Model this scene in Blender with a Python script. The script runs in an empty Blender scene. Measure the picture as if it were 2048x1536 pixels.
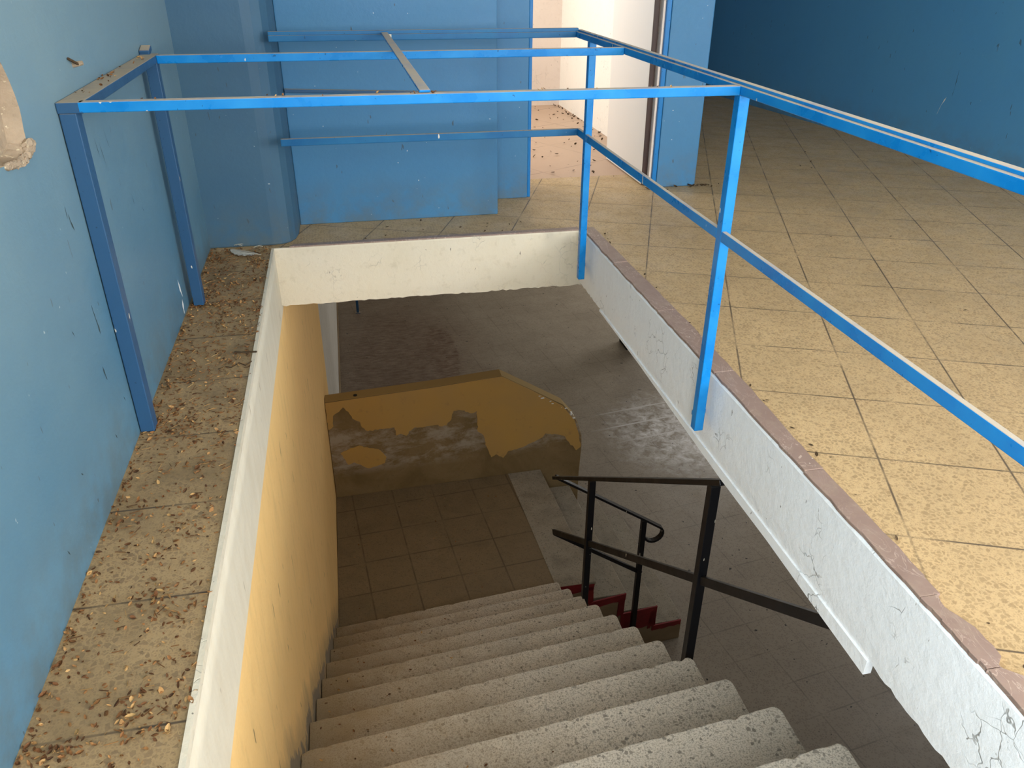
import bpy, bmesh, math, random
from mathutils import Vector, Matrix
from mathutils.geometry import tessellate_polygon
random.seed(7)
R = math.radians
SC = bpy.context.scene
C = SC.collection

# ------------------------------------------------------------------ helpers
def bm_new(): return bmesh.new()

def hexa(bm, b, t, mi=0):
    """prism between bottom loop b and top loop t (lists of xyz, ccw seen from the top)"""
    vb = [bm.verts.new(p) for p in b]; vt = [bm.verts.new(p) for p in t]
    n = len(b); fs = [bm.faces.new(vb[::-1]), bm.faces.new(vt)]
    for i in range(n):
        j = (i + 1) % n
        fs.append(bm.faces.new((vb[i], vb[j], vt[j], vt[i])))
    for f in fs: f.material_index = mi
    return fs

def box(bm, x0, x1, y0, y1, z0, z1, mi=0):
    q = [(x0, y0), (x1, y0), (x1, y1), (x0, y1)]
    return hexa(bm, [(x, y, z0) for x, y in q], [(x, y, z1) for x, y in q], mi)

def prism(bm, poly, z0, z1, mi=0):
    a = sum(poly[i][0]*poly[(i+1) % len(poly)][1] - poly[(i+1) % len(poly)][0]*poly[i][1] for i in range(len(poly)))
    if a < 0: poly = poly[::-1]
    return hexa(bm, [(x, y, z0) for x, y in poly], [(x, y, z1) for x, y in poly], mi)

def bar(bm, a, b, w, h, up=(0, 0, 1), mi=0):
    """rectangular bar from a to b: w across, h along up; a,b are axis points"""
    a = Vector(a); b = Vector(b); d = (b - a).normalized(); up = Vector(up)
    s = d.cross(up).normalized(); u = s.cross(d).normalized()
    pts = []
    for p in (a, b):
        pts.append([p + s*w*i/2 + u*h*j/2 for i, j in ((-1, -1), (1, -1), (1, 1), (-1, 1))])
    return hexa(bm, pts[0], pts[1], mi)

def tube(bm, path, w, h, side):
    """swept rectangle along path; side = constant sideways axis"""
    side = Vector(side).normalized(); rings = []
    P = [Vector(p) for p in path]
    for i, p in enumerate(P):
        d = (P[min(i+1, len(P)-1)] - P[max(i-1, 0)]).normalized()
        u = side.cross(d).normalized()
        rings.append([bm.verts.new(p + side*w*a/2 + u*h*b/2) for a, b in ((-1, -1), (1, -1), (1, 1), (-1, 1))])
    for i in range(len(rings)-1):
        for k in range(4):
            bm.faces.new((rings[i][k], rings[i][(k+1) % 4], rings[i+1][(k+1) % 4], rings[i+1][k]))
    bm.faces.new(rings[0][::-1]); bm.faces.new(rings[-1])

def obj(name, bm, mats, parent=None, bevel=0, seg=2, smooth=False):
    bmesh.ops.recalc_face_normals(bm, faces=bm.faces[:])
    me = bpy.data.meshes.new(name); bm.to_mesh(me); bm.free()
    if not isinstance(mats, (list, tuple)): mats = [mats]
    for m in mats: me.materials.append(m)
    if smooth:
        for p in me.polygons: p.use_smooth = True
    o = bpy.data.objects.new(name, me); C.objects.link(o)
    if parent: o.parent = parent
    if bevel:
        md = o.modifiers.new('bevel', 'BEVEL'); md.width = bevel; md.segments = seg
        md.limit_method = 'ANGLE'; md.angle_limit = R(40)
    return o

def struct(name, bm, mats, parent=None, label=None, bevel=0):
    o = obj(name, bm, mats, parent, bevel)
    if parent is None: o['kind'] = 'structure'
    if label: o['label'] = label
    return o

def tag(o, label, cat, group=None, kind=None):
    o['label'] = label; o['category'] = cat
    if group: o['group'] = group
    if kind: o['kind'] = kind
    return o

def empty(name, loc=(0, 0, 0)):
    o = bpy.data.objects.new(name, None); o.empty_display_size = .1
    C.objects.link(o); o.location = loc
    return o

# ------------------------------------------------------------------ node helpers
class NT:
    def __init__(s, name):
        s.m = bpy.data.materials.new(name); s.m.use_nodes = True
        s.t = s.m.node_tree; s.t.nodes.clear()
        s.out = s.t.nodes.new('ShaderNodeOutputMaterial')
        s.b = s.t.nodes.new('ShaderNodeBsdfPrincipled')
        s.t.links.new(s.b.outputs[0], s.out.inputs[0])
        s.co = s.t.nodes.new('ShaderNodeNewGeometry').outputs['Position']
    def set(s, n, k, v):
        i = n.inputs[k]
        if hasattr(v, 'is_linked') or isinstance(v, bpy.types.NodeSocket): s.t.links.new(v, i)
        else:
            if i.type == 'RGBA' and len(v) == 3: v = (*v, 1)
            i.default_value = v
    def n(s, typ, ins=None, **kw):
        n = s.t.nodes.new('ShaderNode' + typ)
        for k, v in kw.items(): setattr(n, k, v)
        for k, v in (ins or {}).items(): s.set(n, k, v)
        return n
    def math(s, op, a, b=0.0, c=None):
        d = {0: a, 1: b}
        if c is not None: d[2] = c
        return s.n('Math', d, operation=op).outputs[0]
    def noise(s, scale, detail=3, rough=.55, co=None, col=False, dist=0):
        n = s.n('TexNoise', {'Vector': co or s.co, 'Scale': scale, 'Detail': detail, 'Roughness': rough, 'Distortion': dist})
        return n.outputs['Color' if col else 'Fac']
    def ramp(s, v, a, b, lo=0., hi=1.):
        n = s.n('MapRange', {0: v, 1: a, 2: b, 3: lo, 4: hi}); n.clamp = True
        return n.outputs[0]
    def mix(s, f, a, b, mode='MIX'):
        n = s.t.nodes.new('ShaderNodeMix'); n.data_type = 'RGBA'; n.blend_type = mode
        s.set(n, 0, f); s.set(n, 6, a); s.set(n, 7, b)
        return n.outputs[2]
    def scale(s, vec):
        return s.n('VectorMath', {0: s.co, 1: vec}, operation='MULTIPLY').outputs[0]
    def sep(s, v=None):
        return s.n('SeparateXYZ', {0: v or s.co}).outputs
    def dot(s, v, off=(0, 0, 0)):
        d = s.n('VectorMath', {0: s.co, 1: off}, operation='SUBTRACT').outputs[0]
        return s.n('VectorMath', {0: d, 1: v}, operation='DOT_PRODUCT').outputs['Value']
    def bump(s, h, strength=.3, dist=.01):
        s.set(s.b, 'Normal', s.n('Bump', {'Height': h, 'Strength': strength, 'Distance': dist}).outputs[0])
    def fin(s, col, rough=.6, spec=.5, **kw):
        s.set(s.b, 'Base Color', col); s.set(s.b, 'Roughness', rough); s.set(s.b, 'Specular IOR Level', spec)
        for k, v in kw.items(): s.set(s.b, k, v)
        return s.m

def up_mask(m, lo=.6, hi=.9):
    nz = m.sep(m.n('NewGeometry').outputs['Normal'])[2]
    return m.ramp(nz, lo, hi)

def grid_mask(m, size, ang, org, w=.004, both=True, sx=None):
    """thin joint lines of a square grid; ang = heading of first axis measured from +y toward +x"""
    e1 = (math.sin(ang), math.cos(ang), 0); e2 = (math.cos(ang), -math.sin(ang), 0)
    res = None; cells = []
    for e, sz in ((e1, size), (e2, sx or size)):
        u = m.math('DIVIDE', m.dot(e, (*org, 0)), sz)
        cells.append(m.math('FLOOR', u))
        f = m.math('ABSOLUTE', m.math('SUBTRACT', m.math('FRACT', m.math('ADD', u, .5)), .5))
        k = m.ramp(f, w*.35/sz, w/sz, 1, 0)
        res = k if res is None else m.math('MAXIMUM', res, k)
        if not both: break
    tone = None
    if len(cells) == 2:
        cv = m.n('CombineXYZ', {0: cells[0], 1: cells[1], 2: 0.0}).outputs[0]
        tone = m.n('TexWhiteNoise', {'Vector': cv}, noise_dimensions='3D').outputs['Value']
    return res, tone

def chips(m, scale, thr, seed=(0, 0, 0), gap=.05, var=.2, dim='3D'):
    """angular terrazzo stone chips: voronoi cells shrunk by a random amount; returns mask and a random value per chip"""
    co = m.n('VectorMath', {0: m.co, 1: seed}, operation='ADD').outputs[0]
    wob = m.n('VectorMath', {0: m.noise(scale*2.2, 2, .5, co, True), 1: (.5, .5, .5)}, operation='SUBTRACT').outputs[0]
    wob = m.n('VectorMath', {0: wob, 'Scale': .35/scale}, operation='SCALE').outputs[0]
    co = m.n('VectorMath', {0: co, 1: wob}, operation='ADD').outputs[0]
    v = m.n('TexVoronoi', {'Vector': co, 'Scale': scale, 'Randomness': 1.0}, feature='F1', voronoi_dimensions=dim)
    d = m.n('TexVoronoi', {'Vector': co, 'Scale': scale, 'Randomness': 1.0}, feature='DISTANCE_TO_EDGE', voronoi_dimensions=dim).outputs['Distance']
    rnd = m.sep(v.outputs['Color'])
    on = m.ramp(rnd[0], thr, thr + .02)
    lim = m.math('MULTIPLY_ADD', rnd[1], var, gap)
    inside = m.ramp(m.math('SUBTRACT', d, lim), 0., .03)
    return m.math('MULTIPLY', on, inside), rnd[2]

# ------------------------------------------------------------------ materials
def mat_wall(name, c, c2, rough=.45, streak=True, z_dirt=True, spec=.4, haze=0):
    m = NT(name)
    n1 = m.noise(1.3, 4, .6); n2 = m.noise(14, 4, .6, m.scale((1, 1, .8))); n3 = m.noise(70, 3, .6)
    col = m.mix(m.ramp(n1, .35, .7), c, c2)
    col = m.mix(m.ramp(n2, .52, .75, 0, .13), col, tuple(x*.62 + .03 for x in c))
    # specks and small scratches of darker undercoat
    sp = m.ramp(m.noise(38, 2, .5, m.scale((1, 1, .3))), .735, .75)
    col = m.mix(m.math('MULTIPLY', sp, .75), col, (.05, .07, .08))
    sp2 = m.ramp(m.noise(55, 1, .5), .81, .82)
    col = m.mix(m.math('MULTIPLY', sp2, .7), col, (.55, .6, .6))
    if haze:      # glare haze put into the colour, paler towards the top
        col = m.mix(m.math('MULTIPLY', m.ramp(m.math('ADD', m.sep()[2], m.math('MULTIPLY', n1, .5)), .55, 1.7), haze), col, (.245, .335, .36))
    if z_dirt:
        z = m.sep()[2]
        d = m.math('MULTIPLY', m.ramp(z, .0, .28, 1, 0), m.ramp(m.noise(9, 4, .65), .38, .62))
        col = m.mix(m.math('MULTIPLY', d, .55), col, (.10, .12, .11))
    m.bump(m.math('ADD', m.math('MULTIPLY', n3, .25), m.noise(18, 5, .6)), .11, .012)
    return m.fin(col, m.ramp(n1, .3, .7, rough - .03, rough + .12), spec)

M = {}
M['wall_blue'] = mat_wall('wall_blue', (.044, .172, .335), (.052, .185, .335))
M['wall_blue_left'] = mat_wall('wall_blue_left', (.082, .198, .295), (.108, .218, .295), .42, haze=.75)
M['wall_blue_column'] = mat_wall('wall_blue_column', (.045, .115, .195), (.055, .13, .20))
M['wall_teal'] = mat_wall('wall_teal', (.074, .245, .44), (.08, .255, .43), .4, spec=.5)

def mat_terrazzo(name, base, chip1, chip2, joint, ang, org, size, dirt=.25, joints=True, jw=.0045, rough=.42, rows_only=False, cs=40, sheen=.5, thr=.35, thr2=.3, bigamt=.75, smlamt=.5, dim='2D', wallside=None, fineamt=.25):
    m = NT(name)
    big, r1 = chips(m, cs, thr, gap=.09, var=.20, dim=dim)
    sml, r2 = chips(m, cs*2.1, thr2, (3.1, 1.7, 0), .07, .22, dim=dim)
    fine = m.noise(cs*2.6, 4, .7)
    col = m.mix(m.ramp(m.noise(2.2, 4, .6), .3, .7), base, tuple(b*.86 for b in base))
    c1 = m.mix(r1, chip1, chip2)
    col = m.mix(m.math('MULTIPLY', sml, smlamt), col, m.mix(r2, chip2, chip1))
    col = m.mix(m.math('MULTIPLY', big, bigamt), col, c1)
    col = m.mix(m.ramp(fine, .46, .66, 0, fineamt), col, tuple(b*.4 for b in base))
    if wallside is not None:    # grime plus yellow bounce light from the wall, tinted in beside it
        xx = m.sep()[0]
        grime_bounce = m.math('ADD', m.ramp(xx, wallside, wallside + 1.15, 1, 0), m.math('MULTIPLY', m.math('SUBTRACT', m.noise(5, 5, .65), .5), .7))
        col = m.mix(m.ramp(grime_bounce, .05, .95, 0, .85), col, (.225, .145, .062))
    dn = m.math('MULTIPLY', m.ramp(m.noise(3.1, 5, .65, dist=.4), .48, .72), dirt)
    col = m.mix(dn, col, tuple(b*.42 for b in base))
    if joints:
        g, tone = grid_mask(m, size, ang, org, jw, both=not rows_only)
        if tone is not None:
            col = m.mix(m.ramp(tone, 0, 1, 0, .16), col, tuple(b*.55 for b in base))
        g = m.math('MULTIPLY', g, m.ramp(m.noise(4.5, 3, .6), .34, .55, .2, .95))
        col = m.mix(g, col, joint)
    m.bump(m.noise(30, 4, .6), .05, .004)
    return m.fin(col, m.ramp(m.noise(6, 4, .6), .3, .7, rough - .1, rough + .18), sheen)

TA = R(21.9)
M['floor'] = mat_terrazzo('floor_terrazzo', (.585, .402, .205), (.29, .19, .092), (.39, .262, .13), (.10, .07, .045), TA, (.406, -1.976), .3725, cs=66, sheen=.3)
M['ledge'] = mat_terrazzo('ledge_terrazzo', (.40, .265, .125), (.19, .12, .06), (.27, .175, .085), (.075, .05, .03), 0, (0, -2.517), .370, dirt=.8, cs=64, thr=.5, rows_only=True, rough=.6)
M['lower_floor'] = mat_terrazzo('lower_floor_terrazzo', (.235, .185, .155), (.125, .09, .075), (.17, .13, .11), (.07, .05, .04), R(-8.5), (2.04, 4.357), .37, dirt=.55, rough=.34, jw=.007, cs=42)
M['landing'] = mat_terrazzo('landing_terrazzo', (.245, .18, .102), (.14, .10, .06), (.19, .14, .082), (.10, .07, .04), R(-4.9), (-.61, 1.579), .393, dirt=.4, rough=.55, jw=.009, cs=60, thr=.6)
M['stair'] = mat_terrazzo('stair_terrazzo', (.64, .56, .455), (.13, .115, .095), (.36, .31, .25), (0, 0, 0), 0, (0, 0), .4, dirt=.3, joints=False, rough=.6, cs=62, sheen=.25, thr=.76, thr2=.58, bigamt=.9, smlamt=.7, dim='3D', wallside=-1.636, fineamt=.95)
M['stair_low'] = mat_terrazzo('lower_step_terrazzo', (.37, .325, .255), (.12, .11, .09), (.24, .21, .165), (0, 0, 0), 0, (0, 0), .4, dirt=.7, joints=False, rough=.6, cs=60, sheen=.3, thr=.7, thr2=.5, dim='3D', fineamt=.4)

# lower floor gets worn brown patch and a ragged white patch
m = NT('lower_floor_worn')
big, r1 = chips(m, 46, .3)
base = m.mix(m.ramp(m.noise(1.1, 4, .6), .3, .7), (.315, .272, .215), (.24, .203, .158))
x, y, z = m.sep()
col = m.mix(m.math('MULTIPLY', big, .35), base, (.125, .09, .075))
g, tone = grid_mask(m, .37, R(-8.5), (2.04, 4.357), .009)
col = m.mix(m.math('MULTIPLY', g, m.ramp(m.noise(2.2, 3, .6), .42, .62, .0, .6)), col, (.12, .095, .075))
def blob(cx, cy, rx, ry, edge, ns=6, amp=.5):
    a = m.math('POWER', m.math('DIVIDE', m.math('SUBTRACT', x, cx), rx), 2.0)
    b = m.math('POWER', m.math('DIVIDE', m.math('SUBTRACT', y, cy), ry), 2.0)
    d = m.math('ADD', m.math('SQRT', m.math('ADD', a, b)), m.math('MULTIPLY', m.math('SUBTRACT', m.noise(ns, 5, .7), .5), amp))
    return m.ramp(d, 1 - edge, 1 + edge, 1, 0)
brown = m.math('MULTIPLY', blob(.02, 7.5, .26, 1.1, .12, 5, .5), m.ramp(m.noise(9, 4, .65, m.scale((1, 3, 1))), .38, .6, .25, .9))
brown2 = m.math('MULTIPLY', blob(-.75, 7.4, 1.15, 2.6, .5, 3, .7), m.ramp(m.noise(7, 4, .65, m.scale((1, 3, 1))), .38, .65, .35, .8))
col = m.mix(m.math('MAXIMUM', brown, brown2), col, (.10, .048, .03))
white = m.math('MULTIPLY', blob(3.0, 4.45, .85, .85, .45, 5, .9), m.ramp(m.noise(7, 6, .7, dist=.6), .40, .66, .0, .95))
gl, _ = grid_mask(m, .37, R(-8.5), (2.04, 4.357), .022, both=False)
white = m.math('MAXIMUM', white, m.math('MULTIPLY', m.math('MULTIPLY', gl, .6), blob(2.75, 4.75, .8, .6, .3, 4, .6)))
col = m.mix(white, col, (.88, .88, .9))
blk = m.ramp(m.noise(19, 1, .5), .765, .772)
col = m.mix(blk, col, (.02, .018, .015))
m.bump(m.noise(30, 4, .6), .06, .004)
M['lower_floor'] = m.fin(col, m.ramp(m.noise(4, 5, .65), .3, .7, .32, .58), .45)

# corridor floor: plain pinkish tiles
m = NT('corridor_tile')
col = m.mix(m.ramp(m.noise(2, 3, .6), .3, .7), (.52, .375, .27), (.48, .34, .24))
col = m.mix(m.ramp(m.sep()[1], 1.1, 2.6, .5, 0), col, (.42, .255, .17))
g, t = grid_mask(m, .62, R(-28), (.1, 1.3), .008)
col = m.mix(m.math('MULTIPLY', g, m.ramp(m.noise(3, 2, .5), .4, .6, .2, .8)), col, (.25, .16, .11))
sp = m.ramp(m.noise(26, 2, .5, m.scale((1, 2.2, 1))), .72, .74)
col = m.mix(m.math('MULTIPLY', sp, .8), col, (.12, .08, .05))
M['corridor_floor'] = m.fin(col, .45, .4)

def mat_plaster(name, c, c2, dirt=(.30, .24, .16), amt=.3, crack=.8, rough=.75):
    m = NT(name)
    n1 = m.noise(2.4, 5, .6); n2 = m.noise(20, 5, .65)
    col = m.mix(m.ramp(n1, .3, .7), c, c2)
    col = m.mix(m.ramp(n2, .55, .8, 0, amt), col, dirt)
    sp = m.ramp(m.noise(60, 2, .5, m.scale((1, 1, .4))), .735, .75)
    col = m.mix(m.math('MULTIPLY', sp, .8), col, (.16, .13, .10))
    # thin crackle in patches
    wv = m.n('TexVoronoi', {'Vector': m.n('VectorMath', {0: m.co, 1: m.n('VectorMath', {0: m.noise(9, 3, .6, None, True), 'Scale': .12}, operation='SCALE').outputs[0]}, operation='ADD').outputs[0], 'Scale': 13.0}, feature='DISTANCE_TO_EDGE').outputs['Distance']
    ck = m.math('MULTIPLY', m.ramp(wv, .006, .022, 1, 0), m.ramp(m.noise(4.2, 3, .5), .56, .64))
    col = m.mix(m.math('MULTIPLY', ck, crack), col, (.20, .19, .17))
    m.bump(m.math('ADD', m.noise(24, 5, .65, m.scale((1, 1, 1))), m.math('MULTIPLY', ck, -.6)), .35, .012)
    return m.fin(col, rough, .3)
M['white'] = mat_plaster('white_plaster', (.89, .89, .885), (.85, .85, .84), (.6, .56, .5), .2)
M['white_old'] = mat_plaster('white_plaster_stained', (.70, .62, .49), (.66, .575, .43), (.42, .34, .22), .5, .3)
M['ceiling'] = mat_plaster('ceiling_white', (.88, .87, .84), (.86, .85, .82))
M['corridor_wall'] = mat_plaster('corridor_white', (.88, .84, .76), (.86, .82, .74), (.6, .52, .42), .2, .2)
M['corridor_pink'] = mat_plaster('corridor_pinkish', (.78, .67, .58), (.74, .63, .55), (.5, .4, .32), .3, .3)

# ochre stairwell wall: white band on top, then yellow, then white again far along
m = NT('stairwell_ochre')
x, y, z = m.sep()
n1 = m.noise(1.6, 5, .6); n2 = m.noise(16, 5, .65, m.scale((1, 1, .25)))
yel = m.mix(m.ramp(n1, .3, .7), (.90, .585, .235), (.86, .55, .215))
yel = m.mix(m.ramp(n2, .52, .78, 0, .35), yel, (.52, .34, .14))
# damp, worn strip that follows the steps
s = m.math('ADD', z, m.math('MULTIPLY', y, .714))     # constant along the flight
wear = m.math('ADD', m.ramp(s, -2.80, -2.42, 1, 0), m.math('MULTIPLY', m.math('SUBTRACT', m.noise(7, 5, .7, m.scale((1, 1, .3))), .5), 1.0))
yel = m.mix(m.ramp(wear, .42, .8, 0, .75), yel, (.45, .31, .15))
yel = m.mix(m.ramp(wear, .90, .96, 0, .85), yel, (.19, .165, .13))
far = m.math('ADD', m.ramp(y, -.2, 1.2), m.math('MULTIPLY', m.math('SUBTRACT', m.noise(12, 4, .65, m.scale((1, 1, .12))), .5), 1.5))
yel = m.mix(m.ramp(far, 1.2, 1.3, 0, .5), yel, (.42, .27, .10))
sp = m.ramp(m.noise(34, 2, .5, m.scale((1, 1, .18))), .72, .74)
yel = m.mix(m.math('MULTIPLY', sp, .7), yel, (.14, .10, .05))
wht = m.mix(m.ramp(n2, .4, .75, 0, .5), (.70, .625, .49), (.60, .51, .37))
wht = m.mix(m.math('MULTIPLY', sp, .7), wht, (.2, .15, .09))
edge = m.math('ADD', y, m.math('MULTIPLY', m.math('SUBTRACT', m.noise(5, 4, .7), .5), .12))
wht2 = m.mix(m.ramp(m.noise(22, 4, .7, m.scale((1, 1, .1))), .5, .72, 0, .7), (.62, .59, .53), (.25, .22, .18))
base = m.ramp(m.math('ADD', z, m.math('MULTIPLY', m.noise(6, 2), .004)), -.349, -.346)
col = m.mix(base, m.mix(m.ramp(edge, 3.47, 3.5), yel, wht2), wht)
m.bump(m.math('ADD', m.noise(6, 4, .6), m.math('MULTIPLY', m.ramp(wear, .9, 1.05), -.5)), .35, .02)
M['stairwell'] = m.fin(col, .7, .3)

# bare render below peeling paint
m = NT('bare_render')
n1 = m.noise(2.6, 5, .65, dist=.5); n2 = m.noise(6, 6, .72, m.scale((.6, 1, 1.2)), dist=.25)
col = m.mix(m.ramp(n1, .35, .65), (.30, .21, .105), (.22, .15, .068))
x, y, z = m.sep()
band = m.math('MULTIPLY', m.ramp(z, -3.22, -3.1), m.ramp(z, -2.75, -2.55, 1, 0))
pal = m.math('MULTIPLY', m.ramp(n2, .44, .6), band)
col = m.mix(m.math('MULTIPLY', pal, .75), col, (.50, .43, .34))
col = m.mix(m.ramp(m.noise(40, 3, .6), .6, .75, 0, .4), col, (.14, .10, .06))
m.bump(n2, .4, .02)
M['render_brown'] = m.fin(col, .85, .2)
m = NT('ochre_paint')
col = m.mix(m.ramp(m.noise(2, 4, .6), .3, .7), (.60, .36, .10), (.54, .34, .12))
col = m.mix(m.ramp(m.noise(11, 4, .65), .6, .78, 0, .5), col, (.33, .22, .1))
M['ochre'] = m.fin(col, .65, .3)
M['parapet_top'] = NT('parapet_top').fin((.36, .25, .10), .8, .2)
m = NT('bare_plaster_brown')
col = m.mix(m.ramp(m.noise(14, 5, .65), .35, .7), (.40, .31, .22), (.30, .23, .16))
col = m.mix(m.ramp(m.noise(60, 3, .6), .62, .7), col, (.62, .52, .36))
m.bump(m.noise(25, 5, .65), .5, .02)
M['plaster_brown'] = m.fin(col, .9, .2)

def mat_rail(name, c, dust, dustamt, rough=.28, lite=0.):
    m = NT(name)
    n1 = m.noise(7, 4, .6); n2 = m.noise(45, 3, .6)
    col = m.mix(m.ramp(n1, .35, .68), c, (c[0] + .02*lite, c[1] + .11*lite, c[2] + .12*lite))
    sp = m.ramp(m.noise(75, 2, .5), .72, .735)
    col = m.mix(m.math('MULTIPLY', sp, .7), col, tuple(k*.3 for k in c))
    wh = m.ramp(m.noise(24, 1, .5, m.scale((1.6, 1.6, .6))), .765, .775)
    col = m.mix(m.math('MULTIPLY', wh, .85), col, (.75, .68, .55))
    up = m.math('MULTIPLY', up_mask(m, .75, .95), m.ramp(m.math('ADD', n1, m.math('MULTIPLY', n2, .4)), .35, .75, dustamt*.6, dustamt))
    col = m.mix(up, col, dust)
    ro = m.math('MULTIPLY_ADD', up, .55, m.ramp(n1, .3, .7, rough - .06, rough + .1))
    m.bump(n2, .08, .003)
    return m.fin(col, ro, .3)
M['rail_blue'] = mat_rail('blue_enamel', (.0, .165, .485), (.50, .425, .335), 1.0, lite=.55)
M['rail_blue_dull'] = mat_rail('blue_enamel_dull', (.008, .105, .265), (.40, .34, .26), 1.0, .4, lite=.3)
M['rail_blue_old'] = mat_rail('blue_enamel_dusty', (.026, .083, .175), (.42, .35, .26), 1.0, .4)
M['black'] = mat_rail('black_enamel', (.008, .008, .010), (.10, .085, .07), .25, .4)
M['jamb_blue'] = mat_rail('jamb_enamel', (.008, .16, .42), (.3, .3, .28), .3, .35)

m = NT('edging_marble')
n1 = m.noise(5, 4, .6, dist=1.2)
col = m.mix(m.ramp(n1, .3, .7), (.30, .205, .165), (.25, .165, .13))
v = m.math('ABSOLUTE', m.math('SUBTRACT', m.noise(7, 3, .6, m.scale((2.2, .8, 1)), dist=2.4), .5))
col = m.mix(m.math('MULTIPLY', m.ramp(v, .004, .016, 1, 0), m.ramp(m.noise(3, 2), .4, .6, .1, .75)), col, (.55, .42, .34))
col = m.mix(m.ramp(m.noise(16, 5, .65), .5, .72, 0, .5), col, (.36, .27, .2))
sp = m.ramp(m.noise(40, 2), .75, .77)
col = m.mix(sp, col, (.75, .65, .52))
M['edging'] = m.fin(col, .5, .4)

m = NT('red_paint')
col = m.mix(m.ramp(m.noise(9, 4, .65), .3, .7), (.24, .016, .022), (.17, .011, .016))
M['red'] = m.fin(col, .5, .4)
m = NT('side_beige')
col = m.mix(m.ramp(m.noise(4, 4, .6, m.scale((1, 1, 3))), .3, .7), (.33, .25, .16), (.27, .2, .125))
M['beige'] = m.fin(col, .75, .3)
M['door_white'] = NT('door_white').fin((.80, .76, .70), .5, .4)
m = NT('door_edge_brown')
M['door_brown'] = m.fin(m.mix(m.ramp(m.noise(30, 4, .6, m.scale((1, 1, .1))), .3, .7), (.045, .018, .012), (.03, .012, .008)), .5, .4)
M['dark'] = NT('dark_gouge').fin((.03, .03, .028), .9, .1)
M['gouge'] = NT('wall_gouge').fin((.05, .07, .075), .9, .1)
m = NT('husk')
rnd = m.n('NewGeometry').outputs['Random Per Island']
cr = m.n('ValToRGB', {0: rnd}); el = cr.color_ramp.elements
el[0].position = 0; el[0].color = (.075, .035, .015, 1); el[1].position = 1; el[1].color = (.46, .28, .11, 1)
e = el.new(.35); e.color = (.15, .062, .022, 1)
e = el.new(.7); e.color = (.28, .13, .045, 1)
M['husk'] = m.fin(cr.outputs[0], .7, .2)
M['twig'] = NT('twig_bark').fin((.07, .045, .025), .85, .1)
M['feather'] = NT('feather_vane').fin((.62, .58, .50), .8, .1)
M['feather_quill'] = NT('feather_quill').fin((.72, .66, .52), .6, .2)
M['sill'] = NT('window_metal').fin((.5, .5, .5), .5, .4)

# ------------------------------------------------------------------ dimensions (read off the photograph; 1 unit = height of the guard rail)
W = 1.636; XL = -1.953; D = .310; ZC = 2.9; ZF = -4.402; ZL = -3.442
YB = -8.0

# ------------------------------------------------------------------ upper floor slab with the stairwell opening
bm = bm_new()
prism(bm, [(.012, -4.15), (.012, .012), (.9, .012), (.9, 6.2), (2.9, 6.2), (4.6, YB), (.012, YB)], -.292, 0)          # right part
prism(bm, [(XL - .2, .012), (.9, .012), (.9, 1.135), (XL - .2, 1.135)], -.292, 0)                                   # strip behind the opening
prism(bm, [(-W - .012, YB), (.012, YB), (.012, -4.15), (-W - .012, -4.15)], -.292, 0)                                # where the photographer stands
for f in bm.faces:
    f.normal_update()
    f.material_index = 0 if f.normal.z > .5 else 1
struct('floor', bm, [M['floor'], M['white']])
bm = bm_new(); prism(bm, [(XL - .2, YB), (-W - .012, YB), (-W - .012, .012), (XL - .2, .012)], -.292, 0)
for f in bm.faces: f.normal_update(); f.material_index = 0 if f.normal.z > .5 else 1
struct('floor_ledge', bm, [M['ledge'], M['white']], label='narrow littered ledge between blue wall and stair opening')
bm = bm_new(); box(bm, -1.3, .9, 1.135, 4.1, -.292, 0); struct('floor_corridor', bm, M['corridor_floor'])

# plaster skins of the opening, with ragged lower edges
def ragged(a, b, n, ztop, zbot, amp, nrm, th, mats, name, seed):
    rr = random.Random(seed); bm = bm_new(); a = Vector(a); b = Vector(b); nr = Vector(nrm)
    cols = []
    for i in range(n + 1):
        p = a.lerp(b, i / n); zb = zbot + rr.uniform(-amp, amp); bul = rr.uniform(-.00012, .00012)
        q = []
        for k, zz in enumerate((ztop, ztop - .008, zbot + .06, zb)):
            off = th + bul - (.004 if k == 0 else 0) - (.003 if k == 3 else 0)
            q.append((bm.verts.new((p.x + nr.x*off, p.y + nr.y*off, zz)), bm.verts.new((p.x, p.y, zz))))
        cols.append(q)
    for i in range(n):
        A, B = cols[i], cols[i+1]
        for k in range(3):
            bm.faces.new((A[k][0], B[k][0], B[k+1][0], A[k+1][0]))
            bm.faces.new((A[k][1], A[k+1][1], B[k+1][1], B[k][1]))
        bm.faces.new((A[0][0], A[0][1], B[0][1], B[0][0])); bm.faces.new((A[3][0], B[3][0], B[3][1], A[3][1]))
    for q in (cols[0], cols[-1]):
        for k in range(3): bm.faces.new((q[k][0], q[k+1][0], q[k+1][1], q[k][1]))
    o = struct(name, bm, mats)
    for p in o.data.polygons: p.use_smooth = False
    return o
ragged((.012, .0, 0), (.012, -4.15, 0), 190, .0, -.302, .004, (-1, 0, 0), .012, M['white'], 'trim_1', 1)['label'] = 'cracked white edge face of the slab right of the stair opening'
ragged((-W, .012, 0), (.012, .012, 0), 80, .0, -D - .008, .004, (0, -1, 0), .012, M['white_old'], 'trim_2', 2)['label'] = 'white edge face of the slab across the far end of the opening'
# lower lip left hanging under the right face
bm = bm_new()
pts = [(-.4, -.31), (-1.0, -.314), (-1.9, -.338), (-2.25, -.336), (-2.6, -.346), (-2.79, -.350)]
for (y0, z0), (y1, z1) in zip(pts, pts[1:]):
    hexa(bm, [(-.004, y1, z1), (.02, y1, z1), (.02, y0, z0), (-.004, y0, z0)], [(-.004, y1, -.30), (.02, y1, -.30), (.02, y0, -.30), (-.004, y0, -.30)])
struct('trim_3', bm, M['white'], label='broken white plaster lip below the right edge face')

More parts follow.
